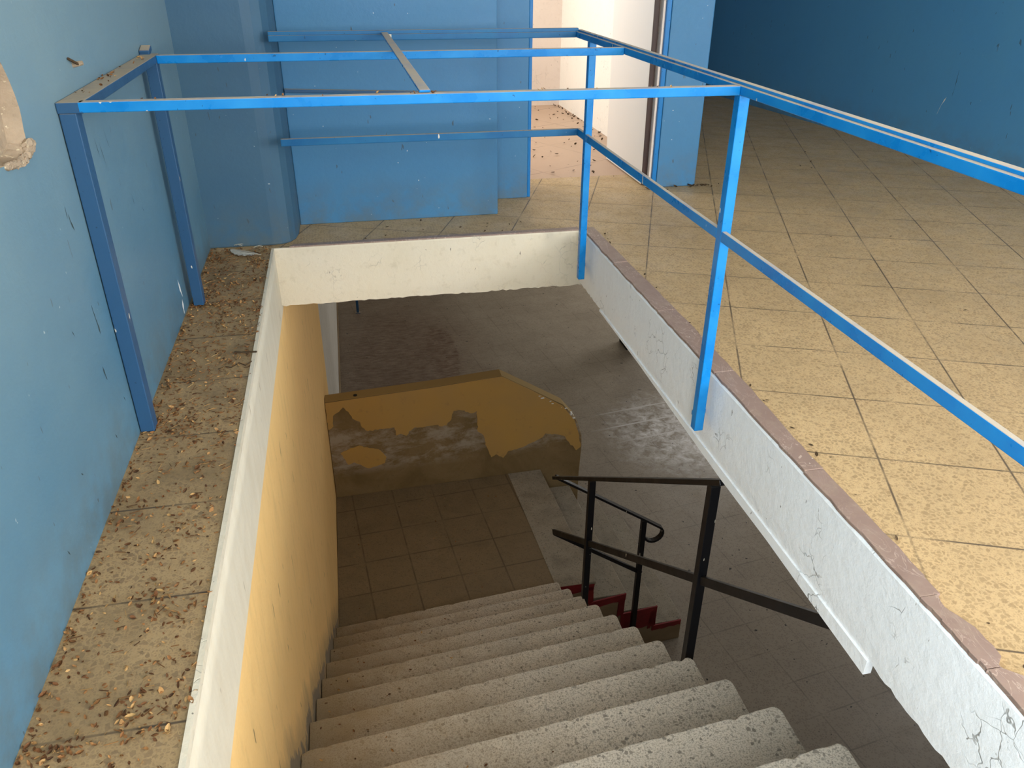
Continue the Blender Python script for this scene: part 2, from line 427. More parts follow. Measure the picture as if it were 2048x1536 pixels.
# brown stone edging along the opening
EDG = [(.012, .071), (-.43, .076), (-.9, .083), (-1.318, .088), (-1.807, .080), (-2.193, .066), (-2.488, .062), (-2.72, .065), (-2.815, .060), (-2.879, .058),
       (-2.882, .047), (-2.919, .036), (-2.956, .050), (-2.989, .061), (-3.043, .062), (-3.075, .060), (-3.094, .037), (-3.103, .038), (-3.13, .067), (-3.5, .075), (-4.15, .08)]
e = empty('trim_4'); e['kind'] = 'structure'; e['label'] = 'brown veined stone edging on the right side of the opening'
def xo(y):
    for (y0, x0), (y1, x1) in zip(EDG, EDG[1:]):
        if y1 <= y <= y0: return x0 + (x1 - x0) * (y - y0) / (y1 - y0)
    return .08
cuts = [.012, -.55, -1.15, -1.72, -2.35, -2.880, -3.099, -3.62, -4.15]
rr = random.Random(5)
for a, b in zip(cuts, cuts[1:]):
    a2, b2 = a - .0012, b + .0012
    ys = sorted({a2, b2, *[y for y, _ in EDG if b2 < y < a2], *[a2 + (b2 - a2) * i / 9 for i in range(1, 9)]}, reverse=True)
    poly = [(-.001 + rr.uniform(0, .006), y) for y in ys] + [(xo(y) + rr.uniform(-.002, .002), y) for y in ys[::-1]]
    bm = bm_new(); prism(bm, poly, 0.0005, .012 + rr.uniform(-.001, .001)); obj('edging_stone', bm, M['edging'], e, .002)
bm = bm_new()
prism(bm, [(-1.56, 0), (-.8, .001), (-.012, 0), (-.012, .045), (-.8, .042), (-1.54, .04)], .0005, .008)
struct('trim_5', bm, M['edging'], label='thin brown stone strip along the far edge of the opening', bevel=.002)
bm = bm_new(); box(bm, -W - .012, -W + .001, -4.15, -.0, -.021, .004)
struct('trim_6', bm, M['white_old'], label='thin pale mortar strip on the ledge edge')

# ------------------------------------------------------------------ walls of the upper room
# left wall with a knocked-out hole
HO = [(-2.012, 1.125), (-1.995, 1.09), (-1.985, 1.058), (-1.980, 1.03), (-1.983, 1.008), (-1.990, .985), (-1.992, .966), (-2.0, .951), (-2.02, .940), (-2.055, .930), (-2.10, .932), (-2.174, .939),
      (-2.30, .95), (-2.42, 1.0), (-2.45, 1.08), (-2.40, 1.17), (-2.28, 1.24), (-2.15, 1.23), (-2.06, 1.18)]
bm = bm_new()
outer = [(YB, 0), (.5, 0), (.5, ZC), (YB, ZC)]
def yz(p, x): return Vector((x, p[0], p[1]))
loops = [[yz(p, XL) for p in outer], [yz(p, XL) for p in HO]]
flat = [v for l in loops for v in l]; vs = [bm.verts.new(v) for v in flat]
for t in tessellate_polygon(loops): bm.faces.new([vs[i] for i in t])
n = len(HO); inn = []
for i, p in enumerate(HO):
    c = Vector((-2.2, 1.07)); q = c + (Vector(p) - c) * .93
    inn.append(bm.verts.new((XL - .035, q.x, q.y)))
for i in range(n):
    f = bm.faces.new((vs[4 + i], vs[4 + (i+1) % n], inn[(i+1) % n], inn[i])); f.material_index = 1
f = bm.faces.new(inn); f.material_index = 1
box(bm, XL - .2, XL - .06, YB, .5, 0, ZC, 0)
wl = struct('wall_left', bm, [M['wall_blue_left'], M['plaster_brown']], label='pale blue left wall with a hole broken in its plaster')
for f in wl.data.polygons:
    if f.material_index == 0 and f.center.x > XL - .01 and f.normal.x < 0: f.flip()
# crumbled rim of the hole
bm = bm_new()
for (y, z, s) in [(-1.990, .950, .018), (-1.978, .948, .016), (-1.967, .946, .013), (-1.958, .946, .009), (-1.985, .938, .014), (-2.0, .938, .018), (-2.015, .932, .016), (-2.03, .928, .014), (-2.045, .926, .015), (-2.06, .924, .013), (-2.08, .925, .014), (-2.1, .928, .013), (-2.12, .931, .014), (-2.145, .934, .013)]:
    ico = bmesh.ops.create_icosphere(bm, subdivisions=2, radius=s, matrix=Matrix.Translation((XL + .001, y, z)) @ Matrix.Diagonal((.55, 1.25, .75, 1)))
    for v in ico['verts']: v.co += Vector([random.uniform(-.2, .2) * s for _ in range(3)])
obj('plaster_crumb', bm, M['plaster_brown'], wl)
# gouges in the left wall paint (lens-shaped slivers)
def sliver(bm, a, b, w, nrm, bow=.0, lift=.0006):
    a = Vector(a); b = Vector(b); nr = Vector(nrm); s = (b - a).cross(nr).normalized(); N = 7; L_ = []; R_ = []
    for i in range(N):
        t = i / (N - 1); p = a.lerp(b, t) + s * bow * math.sin(math.pi * t) + nr * lift; k = w * math.sin(math.pi * (.06 + .88 * t)) * (.7 + .3 * math.sin(9 * t + a.y * 50))
        L_.append(bm.verts.new(p + s * k / 2)); R_.append(bm.verts.new(p - s * k / 2))
    for i in range(N - 1): bm.faces.new((L_[i], R_[i], R_[i+1], L_[i+1]))
bm = bm_new(); NX = (1, 0, 0)
for a, b, w, bw in [((XL, -1.862, .765), (XL, -1.865, .735), .004, 0), ((XL, -1.852, .742), (XL, -1.835, .695), .009, .003), ((XL, -1.863, .493), (XL, -1.855, .445), .005, .001), ((XL, -1.857, .45), (XL, -1.85, .40), .010, -.002),
                    ((XL, -1.905, .325), (XL, -1.895, .278), .010, .001), ((XL, -1.47, .86), (XL, -1.455, .80), .003, 0), ((XL, -1.43, .84), (XL, -1.41, .76), .003, 0), ((XL, -1.35, .86), (XL, -1.33, .80), .002, .003),
                    ((XL, -1.95, .13), (XL, -1.94, .11), .006, 0), ((XL, -1.80, .17), (XL, -1.79, .15), .005, 0), ((XL, -1.2, .62), (XL, -1.19, .58), .003, 0), ((XL, -1.1, .55), (XL, -1.09, .53), .003, 0), ((XL, -2.05, .5), (XL, -2.04, .48), .004, 0),
                    ((XL, -2.25, .2), (XL, -2.24, .19), .006, 0), ((XL, -2.45, .12), (XL, -2.44, .10), .005, 0), ((XL, -.45, .95), (XL, -.43, .9), .003, 0)]:
    sliver(bm, a, b, w, NX, bw)
obj('paint_gouge', bm, M['gouge'], wl)
# pale scrape beside the second post foot
bm = bm_new()
for a, b, w in [((XL, -.80, .16), (XL, -.77, .075), .022), ((XL, -.79, .07), (XL, -.80, .01), .028)]: sliver(bm, a, b, w, NX, .004)
obj('paint_scrape', bm, M['white'], wl)

# column, back wall and door wall
bm = bm_new(); prism(bm, [(XL - .05, .062), (-1.64, .058), (-1.595, .062), (-1.555, .09), (-1.528, .14), (-1.515, .22), (-1.512, .42), (XL - .05, .42)], 0, ZC)
struct('column', bm, M['wall_blue_column'], label='dark blue plastered column in the far left corner', bevel=.008)
bm = bm_new()
box(bm, -1.512, -.395, .387, .52, 0, ZC); box(bm, -.50, -.150, .70, 1.10, 0, ZC); box(bm, -.60, -.397, .52, 1.10, 0, ZC)
box(bm, -.150, .70, .78, 1.06, 2.25, ZC)
struct('wall_back', bm, M['wall_blue'], label='blue wall behind the stairwell railing', bevel=.004)
bm = bm_new(); box(bm, .724, .992, .775, 1.06, 0, ZC)
struct('pillar', bm, M['wall_blue'], label='blue wall end right of the doorway', bevel=.006)
bm = bm_new(); box(bm, .90, .99, 1.06, 6.2, 0, ZC); struct('wall_partition', bm, [M['corridor_wall']])
bm = bm_new(); box(bm, .992, .998, 1.06, 6.2, 0, ZC); struct('wall_partition_blue', bm, M['wall_teal'])
# door frame, door leaf
e = empty('door_1', (.70, .84, 0)); e['kind'] = 'structure'; e['label'] = 'open white door leaf with dark brown edge'
bm = bm_new(); box(bm, -.148, -.128, .712, 1.06, 0, 2.25); f1 = obj('door_frame', bm, M['jamb_blue'], None, .003); f1.parent = e; f1.matrix_parent_inverse = e.matrix_world.inverted()
def child(name, bm, mat, e, bevel=.0):
    o = obj(name, bm, mat, None, bevel); o.parent = e; o.location = -e.location; return o
f1.location = -e.location; f1.matrix_parent_inverse = Matrix.Identity(4)
bm = bm_new(); box(bm, .694, .722, .778, 1.06, 0, 2.25); child('door_frame', bm, M['jamb_blue'], e, .003)
bm = bm_new(); box(bm, .680, .693, .80, 1.06, 0, 2.25); child('frame_filler', bm, M['corridor_pink'], e)
dx = -.010
def leanbox(bm, x0, x1, y0, y1, z1, lean):
    q = [(x0, y0), (x1, y0), (x1, y1), (x0, y1)]
    hexa(bm, [(x, y, .006) for x, y in q], [(x + lean, y, z1) for x, y in q])
bm = bm_new(); leanbox(bm, .648, .679, .845, 1.60, 2.2, -.02); child('leaf', bm, M['door_white'], e, .002)
bm = bm_new(); leanbox(bm, .647, .680, .836, .846, 2.2, -.02); child('edge_band', bm, M['door_brown'], e, .001)
# corridor behind the doorway
bm = bm_new(); box(bm, -1.3, .90, 3.93, 4.1, 0, ZC); struct('wall_corridor_end', bm, M['corridor_pink'])
bm = bm_new(); box(bm, -1.32, -1.2, 1.1, 1.7, 0, ZC); box(bm, -1.32, -1.2, 3.3, 4.1, 0, ZC); box(bm, -1.32, -1.2, 1.7, 3.3, 0, .7); box(bm, -1.32, -1.2, 1.7, 3.3, 2.5, ZC)
box(bm, -1.32, -.55, 1.06, 1.12, 0, ZC)
struct('wall_corridor_left', bm, M['corridor_wall'])
bm = bm_new()
for z in (.72, 1.58, 2.45): box(bm, -1.28, -1.24, 1.7, 3.3, z, z + .05)
for y in (1.7, 2.48, 3.25): box(bm, -1.28, -1.24, y, y + .05, .77, 2.45)
struct('window_1', bm, M['sill'])
# right wall, runs slightly askew
RWx = lambda y: 2.7 + (4.24 - y) * .48 / 3.82
bm = bm_new(); prism(bm, [(RWx(6.2), 6.2), (RWx(YB), YB), (RWx(YB) + .2, YB), (RWx(6.2) + .2, 6.2)], 0, ZC)
wr = struct('wall_right', bm, M['wall_teal'], label='dark blue right wall')
bm = bm_new()
n_r = Vector((-3.82, -.48, 0)).normalized()
def onr(y, z): return (RWx(y), y, z)
for a, b, w in [(onr(1.17, .62), onr(1.17, .50), .006), (onr(1.17, .50), onr(1.175, .44), .004), (onr(1.0, .43), onr(1.0, .41), .008)]: sliver(bm, a, b, w, n_r)
obj('paint_gouge', bm, M['gouge'], wr)
bm = bm_new()
sliver(bm, onr(1.22, .43), onr(1.25, .37), .010, n_r); sliver(bm, onr(1.25, .37), onr(1.27, .30), .004, n_r)
obj('paint_scrape', bm, M['feather'], wr)
bm = bm_new(); box(bm, .9, 3.2, 6.0, 6.2, 0, ZC); struct('wall_far', bm, M['wall_teal'])
# wall behind the photographer, with its window band, and left window opening is in that wall too
bm = bm_new()
x0, x1 = XL - .2, RWx(YB) + .2
WX0, WX1, WZ0, WZ1 = -1.5, 3.7, .85, 2.55
box(bm, x0, x1, YB - .2, YB, 0, WZ0); box(bm, x0, x1, YB - .2, YB, WZ1, ZC); box(bm, x0, WX0, YB - .2, YB, WZ0, WZ1); box(bm, WX1, x1, YB - .2, YB, WZ0, WZ1)
struct('wall_front', bm, M['wall_blue'])
bm = bm_new()
for i in range(5):
    xx = WX0 + (WX1 - WX0) * i / 4; box(bm, xx - .03, xx + .03, YB - .12, YB - .06, WZ0, WZ1)
for z in (WZ0, WZ1 - .06): box(bm, WX0, WX1, YB - .12, YB - .06, z, z + .06)
struct('window_2', bm, M['sill'])
bm = bm_new(); box(bm, XL - .2, 4.7, YB - .2, 6.2, ZC, ZC + .15); struct('ceiling', bm, M['ceiling'])

# ------------------------------------------------------------------ stairwell wall (left), lower room
bm = bm_new()
ys = [-4.6 + i * .1 for i in range(161)]
zs = [-.02, -.10, -.20, -.30, -.36] + [-.5 - .13 * i for i in range(31)]
zs = [z for z in zs if z > ZF] + [ZF]
rr = random.Random(3)
G = [[bm.verts.new((-W + (.0 if z > -.37 else .0012 * math.sin(3.1 * y + 2.2 * z) - .001), y, z)) for z in zs] for y in ys]
for i in range(len(ys) - 1):
    for k in range(len(zs) - 1): bm.faces.new((G[i][k], G[i][k+1], G[i+1][k+1], G[i+1][k]))
o = struct('wall_stairwell', bm, M['stairwell'], label='ochre stairwell wall with a white band along its top')
md = o.modifiers.new('solid', 'SOLIDIFY'); md.thickness = .15; md.offset = -1
for p in o.data.polygons: p.use_smooth = True
nx = sum(p.normal.x for p in o.data.polygons)
if nx < 0: o.data.flip_normals()

bm = bm_new(); box(bm, -W - .2, 6.4, -5, 11.6, ZF - .2, ZF); struct('floor_lower', bm, M['lower_floor'], label='worn dark terrazzo floor of the lower storey')
bm = bm_new(); box(bm, -W, -W + .018, 2.9, 11.4, ZF, ZF + .085); struct('baseboard_lower', bm, M['beige'])
bm = bm_new(); box(bm, -W - .2, 6.4, 11.4, 11.6, ZF, -.34); struct('wall_lower_back', bm, M['white_old'])
LW = (8.2, 10.2, -3.0, -1.0)
LV = (1.0, 3.2)  # made-up opening for the added fill light of the lower floor
bm = bm_new()
for ya, yb in ((-5, LV[0]), (LV[1], LW[0]), (LW[1], 11.4)): box(bm, 6.2, 6.4, ya, yb, ZF, -.34)
for ya, yb in ((LW[0], LW[1]), LV): box(bm, 6.2, 6.4, ya, yb, ZF, LW[2]); box(bm, 6.2, 6.4, ya, yb, LW[3], -.34)
struct('wall_lower_right', bm, M['white_old'])
for nm, (ya, yb) in (('window_3', LW[:2]), ('fill_light_frame', LV)):
    bm = bm_new()
    for y in (ya, (ya + yb) / 2 - .03, yb - .06): box(bm, 6.27, 6.33, y, y + .06, LW[2], LW[3])
    for z in (LW[2], LW[3] - .06): box(bm, 6.27, 6.33, ya, yb, z, z + .06)
    struct(nm, bm, M['sill'])
bm = bm_new(); box(bm, -W - .2, 6.4, -5.2, -5, ZF, -.34); struct('wall_lower_front', bm, M['white_old'])
bm = bm_new(); box(bm, -W - .2, 6.4, 6.2, 11.6, -.34, -.2); box(bm, 4.2, 6.4, -5, 6.2, -.34, -.2); box(bm, -W-.2, -1.28, 1.13, 6.2, -.34, -.2); box(bm, -1.3, .92, 4.08, 6.2, -.34, -.2); box(bm, 2.85, 4.2, -5, 6.2, -.355, -.345)
struct('ceiling_lower', bm, M['ceiling'])
bm = bm_new(); box(bm, 2.99, 3.35, 6.98, 7.34, ZF, -.34); struct('column_lower', bm, M['dark'], label='dark column of the lower storey, seen below the white edge')

# ------------------------------------------------------------------ staircase
st = empty('staircase')
tag(st, 'worn speckled terrazzo stairs going down to the ochre landing', 'stairs')
T, RZ = .336, .24
def nose(k, x): return -1.816 + T * k + .087 * (x + W)
def xr(k): return .128 + .0045 * k
rr = random.Random(11)
def edge_line(k, xa, xb, n, amp):
    """nosing polyline with chips"""
    out = []
    for i in range(n + 1):
        x = xa + (xb - xa) * i / n
        out.append((x, nose(k, x) - abs(rr.gauss(0, amp)) - (.012 if rr.random() < .05 else 0)))
    return out
for k in range(-6, 8):
    z = -1.522 - RZ * k
    xe = xr(k); rc = .035
    front = edge_line(k, -W + .001, xe - rc, 70, .0022)
    for a in range(1, 5):
        t = math.pi / 2 * a / 4
        front.append((xe - rc + rc * math.sin(t), nose(k, xe) - rc * (1 - math.cos(t)) - .001))
    back = [(xe, nose(k - 1, xe) - .06), (-W + .001, nose(k - 1, -W) - .06)]
    bm = bm_new()
    prism(bm, front + back, z - .05, z)
    rf = [(-W + .001, nose(k, -W) - .022), (xe - .012, nose(k, xe) - .022)]
    prism(bm, [rf[0], rf[1], (xe - .012, nose(k - 1, xe) - .055), (-W + .001, nose(k - 1, -W) - .055)], z - RZ - .16, z - .048)
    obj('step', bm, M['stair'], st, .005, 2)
# landing
bm = bm_new()
prism(bm, [(-W + .001, nose(7, -W) - .07), (.16, nose(7, .16) - .07), (.16, .862), (.19, .872), (.547, .876), (.470, 2.612), (-W + .001, 2.536)], ZL - .045, ZL)
prism(bm, [(-W + .001, nose(7, -W) - .07), (.16, nose(7, .16) - .07), (.16, .90), (.44, .93), (.40, 2.60), (-W + .001, 2.53)], ZL - .3, ZL - .044)
obj('landing', bm, M['landing'], st, .006)
bm = bm_new()
prism(bm, [(.196, .872), (.551, .870), (.471, 2.611), (.118, 2.600)], ZL - .02, ZL + .003)
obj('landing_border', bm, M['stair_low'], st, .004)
NX_ = [.547, .870, 1.197, 1.480]; NY_ = [.876, .925, .952, .970]
for j in range(1, 4):
    z = ZL - RZ * j; sk = -.0465
    x0, x1 = NX_[j-1] - .04, NX_[j]; y0 = NY_[j]; y1 = 2.60
    f = lambda x, y: (x + sk * (y - .93), y)
    rc = .03 if j < 3 else .10
    pts = [f(x0, y0)] + [f(x1 - rc + rc * math.sin(t), y0 + rc - rc * math.cos(t)) for t in [math.pi / 2 * a / 6 for a in range(7)]] + [f(x1, y1), f(x0, y1)]
    bm = bm_new(); prism(bm, pts, z - .045, z)
    prism(bm, [f(x0 - .3, y0 + .012), f(x1 - .02, y0 + .012), f(x1 - .02, y1), f(x0 - .3, y1)], max(z - RZ + .0, ZF), z - .044)
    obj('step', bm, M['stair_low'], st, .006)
# side of the lower flight: beige stringer wall with red painted band
bm = bm_new()
prof = [(.165, ZF), (1.46, ZF), (1.46, ZL - 3*RZ - .045), (1.175, ZL - 3*RZ - .045), (1.175, ZL - 2*RZ - .045), (.85, ZL - 2*RZ - .045), (.85, ZL - RZ - .045), (.527, ZL - RZ - .045), (.527, ZL - .045), (.165, ZL - .045)]
prof = [(.165, ZF)] + prof[1:]
def ys_(x):
    P = [(.10, .870), (.19, .872), (.547, .876), (.87, .925), (1.197, .952), (1.48, .970)]
    for (xa, ya), (xb, yb) in zip(P, P[1:]):
        if x <= xb: return ya + (yb - ya) * (x - xa) / (xb - xa)
    return P[-1][1]
va = [bm.verts.new((x, ys_(x) + .008, z)) for x, z in prof]; vb = [bm.verts.new((x, ys_(x) + .12, z)) for x, z in prof]
bm.faces.new(va); bm.faces.new(vb[::-1])
for i in range(len(prof)):
    j = (i + 1) % len(prof); bm.faces.new((va[i], vb[i], vb[j], va[j]))
obj('stringer', bm, M['beige'], st)
bm = bm_new()
def patch(pts):
    vf = [bm.verts.new((x, ys_(x) - .004, z)) for x, z in pts]; vk = [bm.verts.new((x, ys_(x) + .010, z)) for x, z in pts]
    bm.faces.new(vf); bm.faces.new(vk[::-1])
    for i in range(len(pts)):
        j = (i + 1) % len(pts); bm.faces.new((vf[i], vk[i], vk[j], vf[j]))
rr = random.Random(21)
def rag(a, b, n=8, amp=.008): return [(a[0] + (b[0]-a[0])*i/n + rr.uniform(-amp, amp), a[1] + (b[1]-a[1])*i/n + rr.uniform(-amp, amp)) for i in range(n + 1)]
for j, (xa, xb) in enumerate([(.17, .540), (.50, .862), (.83, 1.190), (1.16, 1.455)]):
    zt = ZL - RZ * j - .001
    dep = (.10, .075, .24, .06)[j]
    patch([(xa, zt), (xb, zt)] + rag((xb, zt - dep * .9), (xa, zt - dep)))
    if j < 3:
        patch([(xb - .065, zt - .05), (xb - .008, zt - .05)] + rag((xb - .008, zt - RZ + .01), (xb - .075, zt - RZ - .02)))
obj('red_band', bm, M['red'], st)

# ------------------------------------------------------------------ peeling parapet at the far side of the landing
pw = empty('wall_parapet'); pw['kind'] = 'structure'; pw['label'] = 'low ochre parapet with peeling paint behind the landing'
def py(x): return 2.54 + (x + W) * .08 / 2.0964
bm = bm_new()
prof = [(-W + .004, ZF), (.905, ZF), (.905, -3.55), (.920, -3.22), (.912, -3.084), (.895, -3.02), (.865, -2.93), (.831, -2.86), (.70, -2.69), (.345, -2.46), (.056, -2.278), (-.597, -2.316), (-1.221, -2.338), (-W + .004, -2.352)]
rr = random.Random(8)
TH = .14
va = [bm.verts.new((x, py(x), z)) for x, z in prof]; vb = [bm.verts.new((x, py(x) + TH, z + (.003 if z > -2.9 else 0))) for x, z in prof]
f = bm.faces.new(va); f.material_index = 0
f = bm.faces.new(vb[::-1]); f.material_index = 0
for i in range(len(prof)):
    j = (i + 1) % len(prof); f = bm.faces.new((va[i], vb[i], vb[j], va[j])); f.material_index = 1 if i > 5 else 0
obj('wall_core', bm, [M['render_brown'], M['parapet_top']], pw, .006)
PA = [(-1.632, -2.36), (-1.221, -2.345), (-.597, -2.323), (.056, -2.285), (.345, -2.468), (.69, -2.700), (.825, -2.89), (.885, -3.082), (.905, -3.228), (.859, -3.263), (.784, -3.164), (.714, -3.061), (.519, -3.002), (.467, -3.055), (.287, -3.132), (.213, -3.151), (.123, -3.162), (.071, -3.234), (-.003, -3.18), (-.056, -3.208), (-.101, -3.073), (-.136, -2.924), (-.191, -2.874), (-.193, -2.636), (-.243, -2.658), (-.342, -2.61), (-.426, -2.604), (-.449, -2.692), (-.501, -2.76), (-.571, -2.761), (-.585, -2.742), (-.738, -2.749), (-.811, -2.738), (-.872, -2.775), (-.899, -2.823), (-.956, -2.792), (-1.0, -2.808), (-1.009, -2.71), (-1.148, -2.707), (-1.263, -2.718), (-1.316, -2.666), (-1.329, -2.602), (-1.396, -2.559), (-1.428, -2.478), (-1.472, -2.423), (-1.513, -2.466), (-1.572, -2.504), (-1.578, -2.561), (-1.579, -2.617), (-1.620, -2.650), (-1.632, -2.648)]
PB = [(-1.544, -2.934), (-1.445, -2.886), (-1.357, -2.87), (-1.265, -2.914), (-1.166, -2.952), (-1.109, -3.04), (-1.129, -3.109), (-1.214, -3.134), (-1.298, -3.144), (-1.362, -3.092), (-1.424, -3.053), (-1.483, -3.073), (-1.504, -3.011)]
def flake(name, P, jit, keep):
    rr = random.Random(len(P)); Q = []
    for i, p in enumerate(P):
        q = P[(i + 1) % len(P)]; L = math.dist(p, q); Q.append(p)
        if i >= keep:
            k = int(L / .022)
            for t in range(1, k): Q.append((p[0] + (q[0]-p[0])*t/k + rr.uniform(-jit, jit), p[1] + (q[1]-p[1])*t/k + rr.uniform(-jit, jit)))
    bm = bm_new(); th = .006
    lo = [Vector((x, py(x) - th, z)) for x, z in Q]; vf = [bm.verts.new(v) for v in lo]; vk = [bm.verts.new((x, py(x) + .001, z)) for x, z in Q]
    for t in tessellate_polygon([lo]): bm.faces.new([vf[i] for i in t])
    for i in range(len(Q)):
        j = (i + 1) % len(Q); bm.faces.new((vf[i], vf[j], vk[j], vk[i]))
    return obj(name, bm, M['ochre'], pw)
flake('paint_layer', PA, .007, 7); flake('paint_layer', PB, .007, 0)
# bare plaster crumbs on the broken sloping top
bm = bm_new(); rr = random.Random(4)
for i in range(70):
    t = rr.random(); x = .36 + .47 * t; z = -2.468 - (x - .345) * .67 - (.02 if x < .7 else (x - .7) * .6)
    s = rr.uniform(.006, .018)
    bmesh.ops.create_icosphere(bm, subdivisions=1, radius=s, matrix=Matrix.Translation((x, py(x) + rr.uniform(-.003, .03), z + rr.uniform(-.012, .006))) @ Matrix.Diagonal((1.4, .8, .7, 1)))
obj('plaster_crumb', bm, M['white'], pw)
bm = bm_new(); bmesh.ops.create_cone(bm, cap_ends=True, segments=14, radius1=.018, radius2=.018, depth=.01, matrix=Matrix.Translation((-1.35, py(-1.35) + .05, -2.340)))
obj('bolt_hole', bm, M['dark'], pw)

# ------------------------------------------------------------------ blue guard railing round the opening
gr = empty('guard_railing'); tag(gr, 'bright blue square tube guard railing round the stair opening', 'railing')
def part(name, mat, *boxes, bevel=.0025, label=None):
    bm = bm_new()
    for b in boxes: box(bm, *b)
    o = obj(name, bm, mat, gr, bevel)
    if label: o['label'] = label
    return o
B, BO, BD = M['rail_blue'], M['rail_blue_old'], M['rail_blue_dull']
XI = -.067
part('post', B, (XI, -.033, -1.765, -1.729, -.205, .974), (-.056, -.040, -1.7295, -1.700, -.17, -.15), (-.0405, -.001, -1.706, -1.700, -.17, -.15), label='bright blue post bolted to right edge face')
part('post', B, (XI, -.033, -.205, -.169, -.205, .974), (-.038, -.0335, -.1695, -.100, -.17, -.15), (-.038, -.001, -.106, -.100, -.17, -.15))
part('post', BO, (-1.950, -1.908, -1.735, -1.685, .002, .972), label='faded blue post standing on the ledge, nearest')
part('post', BO, (-1.930, -1.888, -.702, -.655, .002, .972), label='faded blue post standing on the ledge, second')
# long top rail on the right: square tube with a raised strip on it, mitred round the far corner
bm = bm_new(); box(bm, XI, -.033, -4.4, .064, .9735, 1.0)
obj('top_rail', bm, B, gr, .0025)
bm = bm_new(); box(bm, -1.530, XI - .0003, .030, .064, .9735, 1.0)
obj('top_rail', bm, BD, gr, .0025)
bm = bm_new(); box(bm, -.053, -.030, -4.4, .060, .9995, 1.008)
obj('handrail_strip', bm, B, gr, .002)
bm = bm_new(); box(bm, -1.530, -.0535, .038, .060, .9995, 1.016)
obj('handrail_strip', bm, BD, gr, .002)
# cross bars
def slant(name, mat, xl, xr_, yl, yr, dep, z0, z1):
    bm = bm_new(); q = [(xl, yl), (xr_, yr), (xr_, yr + dep), (xl, yl + dep)]
    prism(bm, q, z0, z1); return obj(name, bm, mat, gr, .0025)
slant('cross_bar', B, -1.90, XI - .0005, -1.737, -1.765, .034, .9735, 1.0)
slant('cross_bar', B, -1.888, XI - .0005, -.694, -.700, .034, .971, 1.0)
part('tie_bar', B, (-1.017, -.985, -1.731, .050, 1.0005, 1.008))
part('wall_bar', BO, (-1.952, -1.888, -1.737, -.62, .9725, 1.0), label='dusty faded blue bar along the left wall')
bm = bm_new(); box(bm, -1.952, -1.915, -.66, -.60, 1.0005, 1.022); bmesh.ops.rotate(bm, cent=(-1.94, -.63, 1.01), matrix=Matrix.Rotation(.25, 3, 'X'), verts=bm.verts[:])
obj('wall_lug', bm, BO, gr, .004)
# middle rails
bm = bm_new(); box(bm, XI, -.050, -4.4, -1.7655, .5215, .5565); box(bm, XI, -.050, -1.7285, -.2055, .5215, .5565); box(bm, XI, -.050, -.1685, -.044, .5215, .5565)
obj('middle_rail', bm, B, gr, .0025)
bm = bm_new(); box(bm, -1.528, XI, -.068, -.0445, .5235, .5565); obj('middle_rail', bm, BD, gr, .0025)

# thin bar fixed on the back wall
bm = bm_new(); bar(bm, (-1.508, .373, .712), (-.42, .373, .668), .026, .016)
tag(obj('wall_bar', bm, BO, None, .002), 'thin dusty blue bar fixed on the back wall, half hidden by the front cross bar', 'bar')

# ------------------------------------------------------------------ black stair railing
br = empty('stair_railing'); tag(br, 'black metal stair railing at the landing turn, with curled end', 'railing')
def bp(name, bm, bevel=.003): return obj(name, bm, M['black'], br, bevel)
px_ = .157; SL = -.690
zt = lambda y: -.603 + SL * (y + 1.57)
zm = lambda y: -2.723 + SL * (y - .72)
h = .0215
for y, zb in ((-1.57, -1.96), (.003, -3.0)):
    bm = bm_new(); box(bm, px_ - h, px_ + h, y - h, y + h, zb, zt(y) - .012); bp('post', bm)
bm = bm_new(); bar(bm, (px_, -1.655, zt(-1.655)), (px_, .90, zt(.90)), .05, .026); bp('handrail', bm)
for (ya, yb) in ((-2.75, -1.57 - h), (-1.57 + h, .003 - h), (.003 + h, .885)):
    bm = bm_new(); bar(bm, (px_, ya, zm(ya)), (px_, yb, zm(yb)), .022, .042); bp('middle_bar', bm)
yl = .845
ztx = lambda x: -2.262 - .690 * (x - .152)
path = [(px_ - .01, yl, ztx(px_ - .01))] + [(.15 + .1 * i, yl, ztx(.15 + .1 * i)) for i in range(1, 9)]
cx, cz, r_ = 1.015, ztx(1.04) - .080, .082
a0 = math.atan2(.823, .567)
for i in range(1, 12):
    a = a0 - i * (a0 + 2.75) / 11
    path.append((cx + r_ * math.cos(a) * 1.0, yl, cz + r_ * math.sin(a)))
bm = bm_new(); tube(bm, path, .045, .020, (0, 1, 0)); bp('handrail', bm, .002)
bm = bm_new(); box(bm, .921 - h, .921 + h, yl - h, yl + h, ZF, ztx(.921) - .01); bp('post', bm)
zmx = lambda x: -2.845 - .712 * (x - .19)
bm = bm_new(); bar(bm, (px_ - .005, yl, zmx(px_ - .005)), (.945, yl, zmx(.945)), .022, .036); bp('middle_bar', bm)

# blue pole on the lower floor
bm = bm_new(); box(bm, -1.290, -1.245, 9.34, 9.385, ZF + .012, ZF + 1.0); pb = obj('pole', bm, BO, None, .004)
tag(pb, 'blue pole on the dark lower floor, foot just below the white far edge', 'pole')
bm = bm_new(); box(bm, -1.31, -1.225, 9.32, 9.405, ZF, ZF + .012); obj('base_plate', bm, BO, pb)

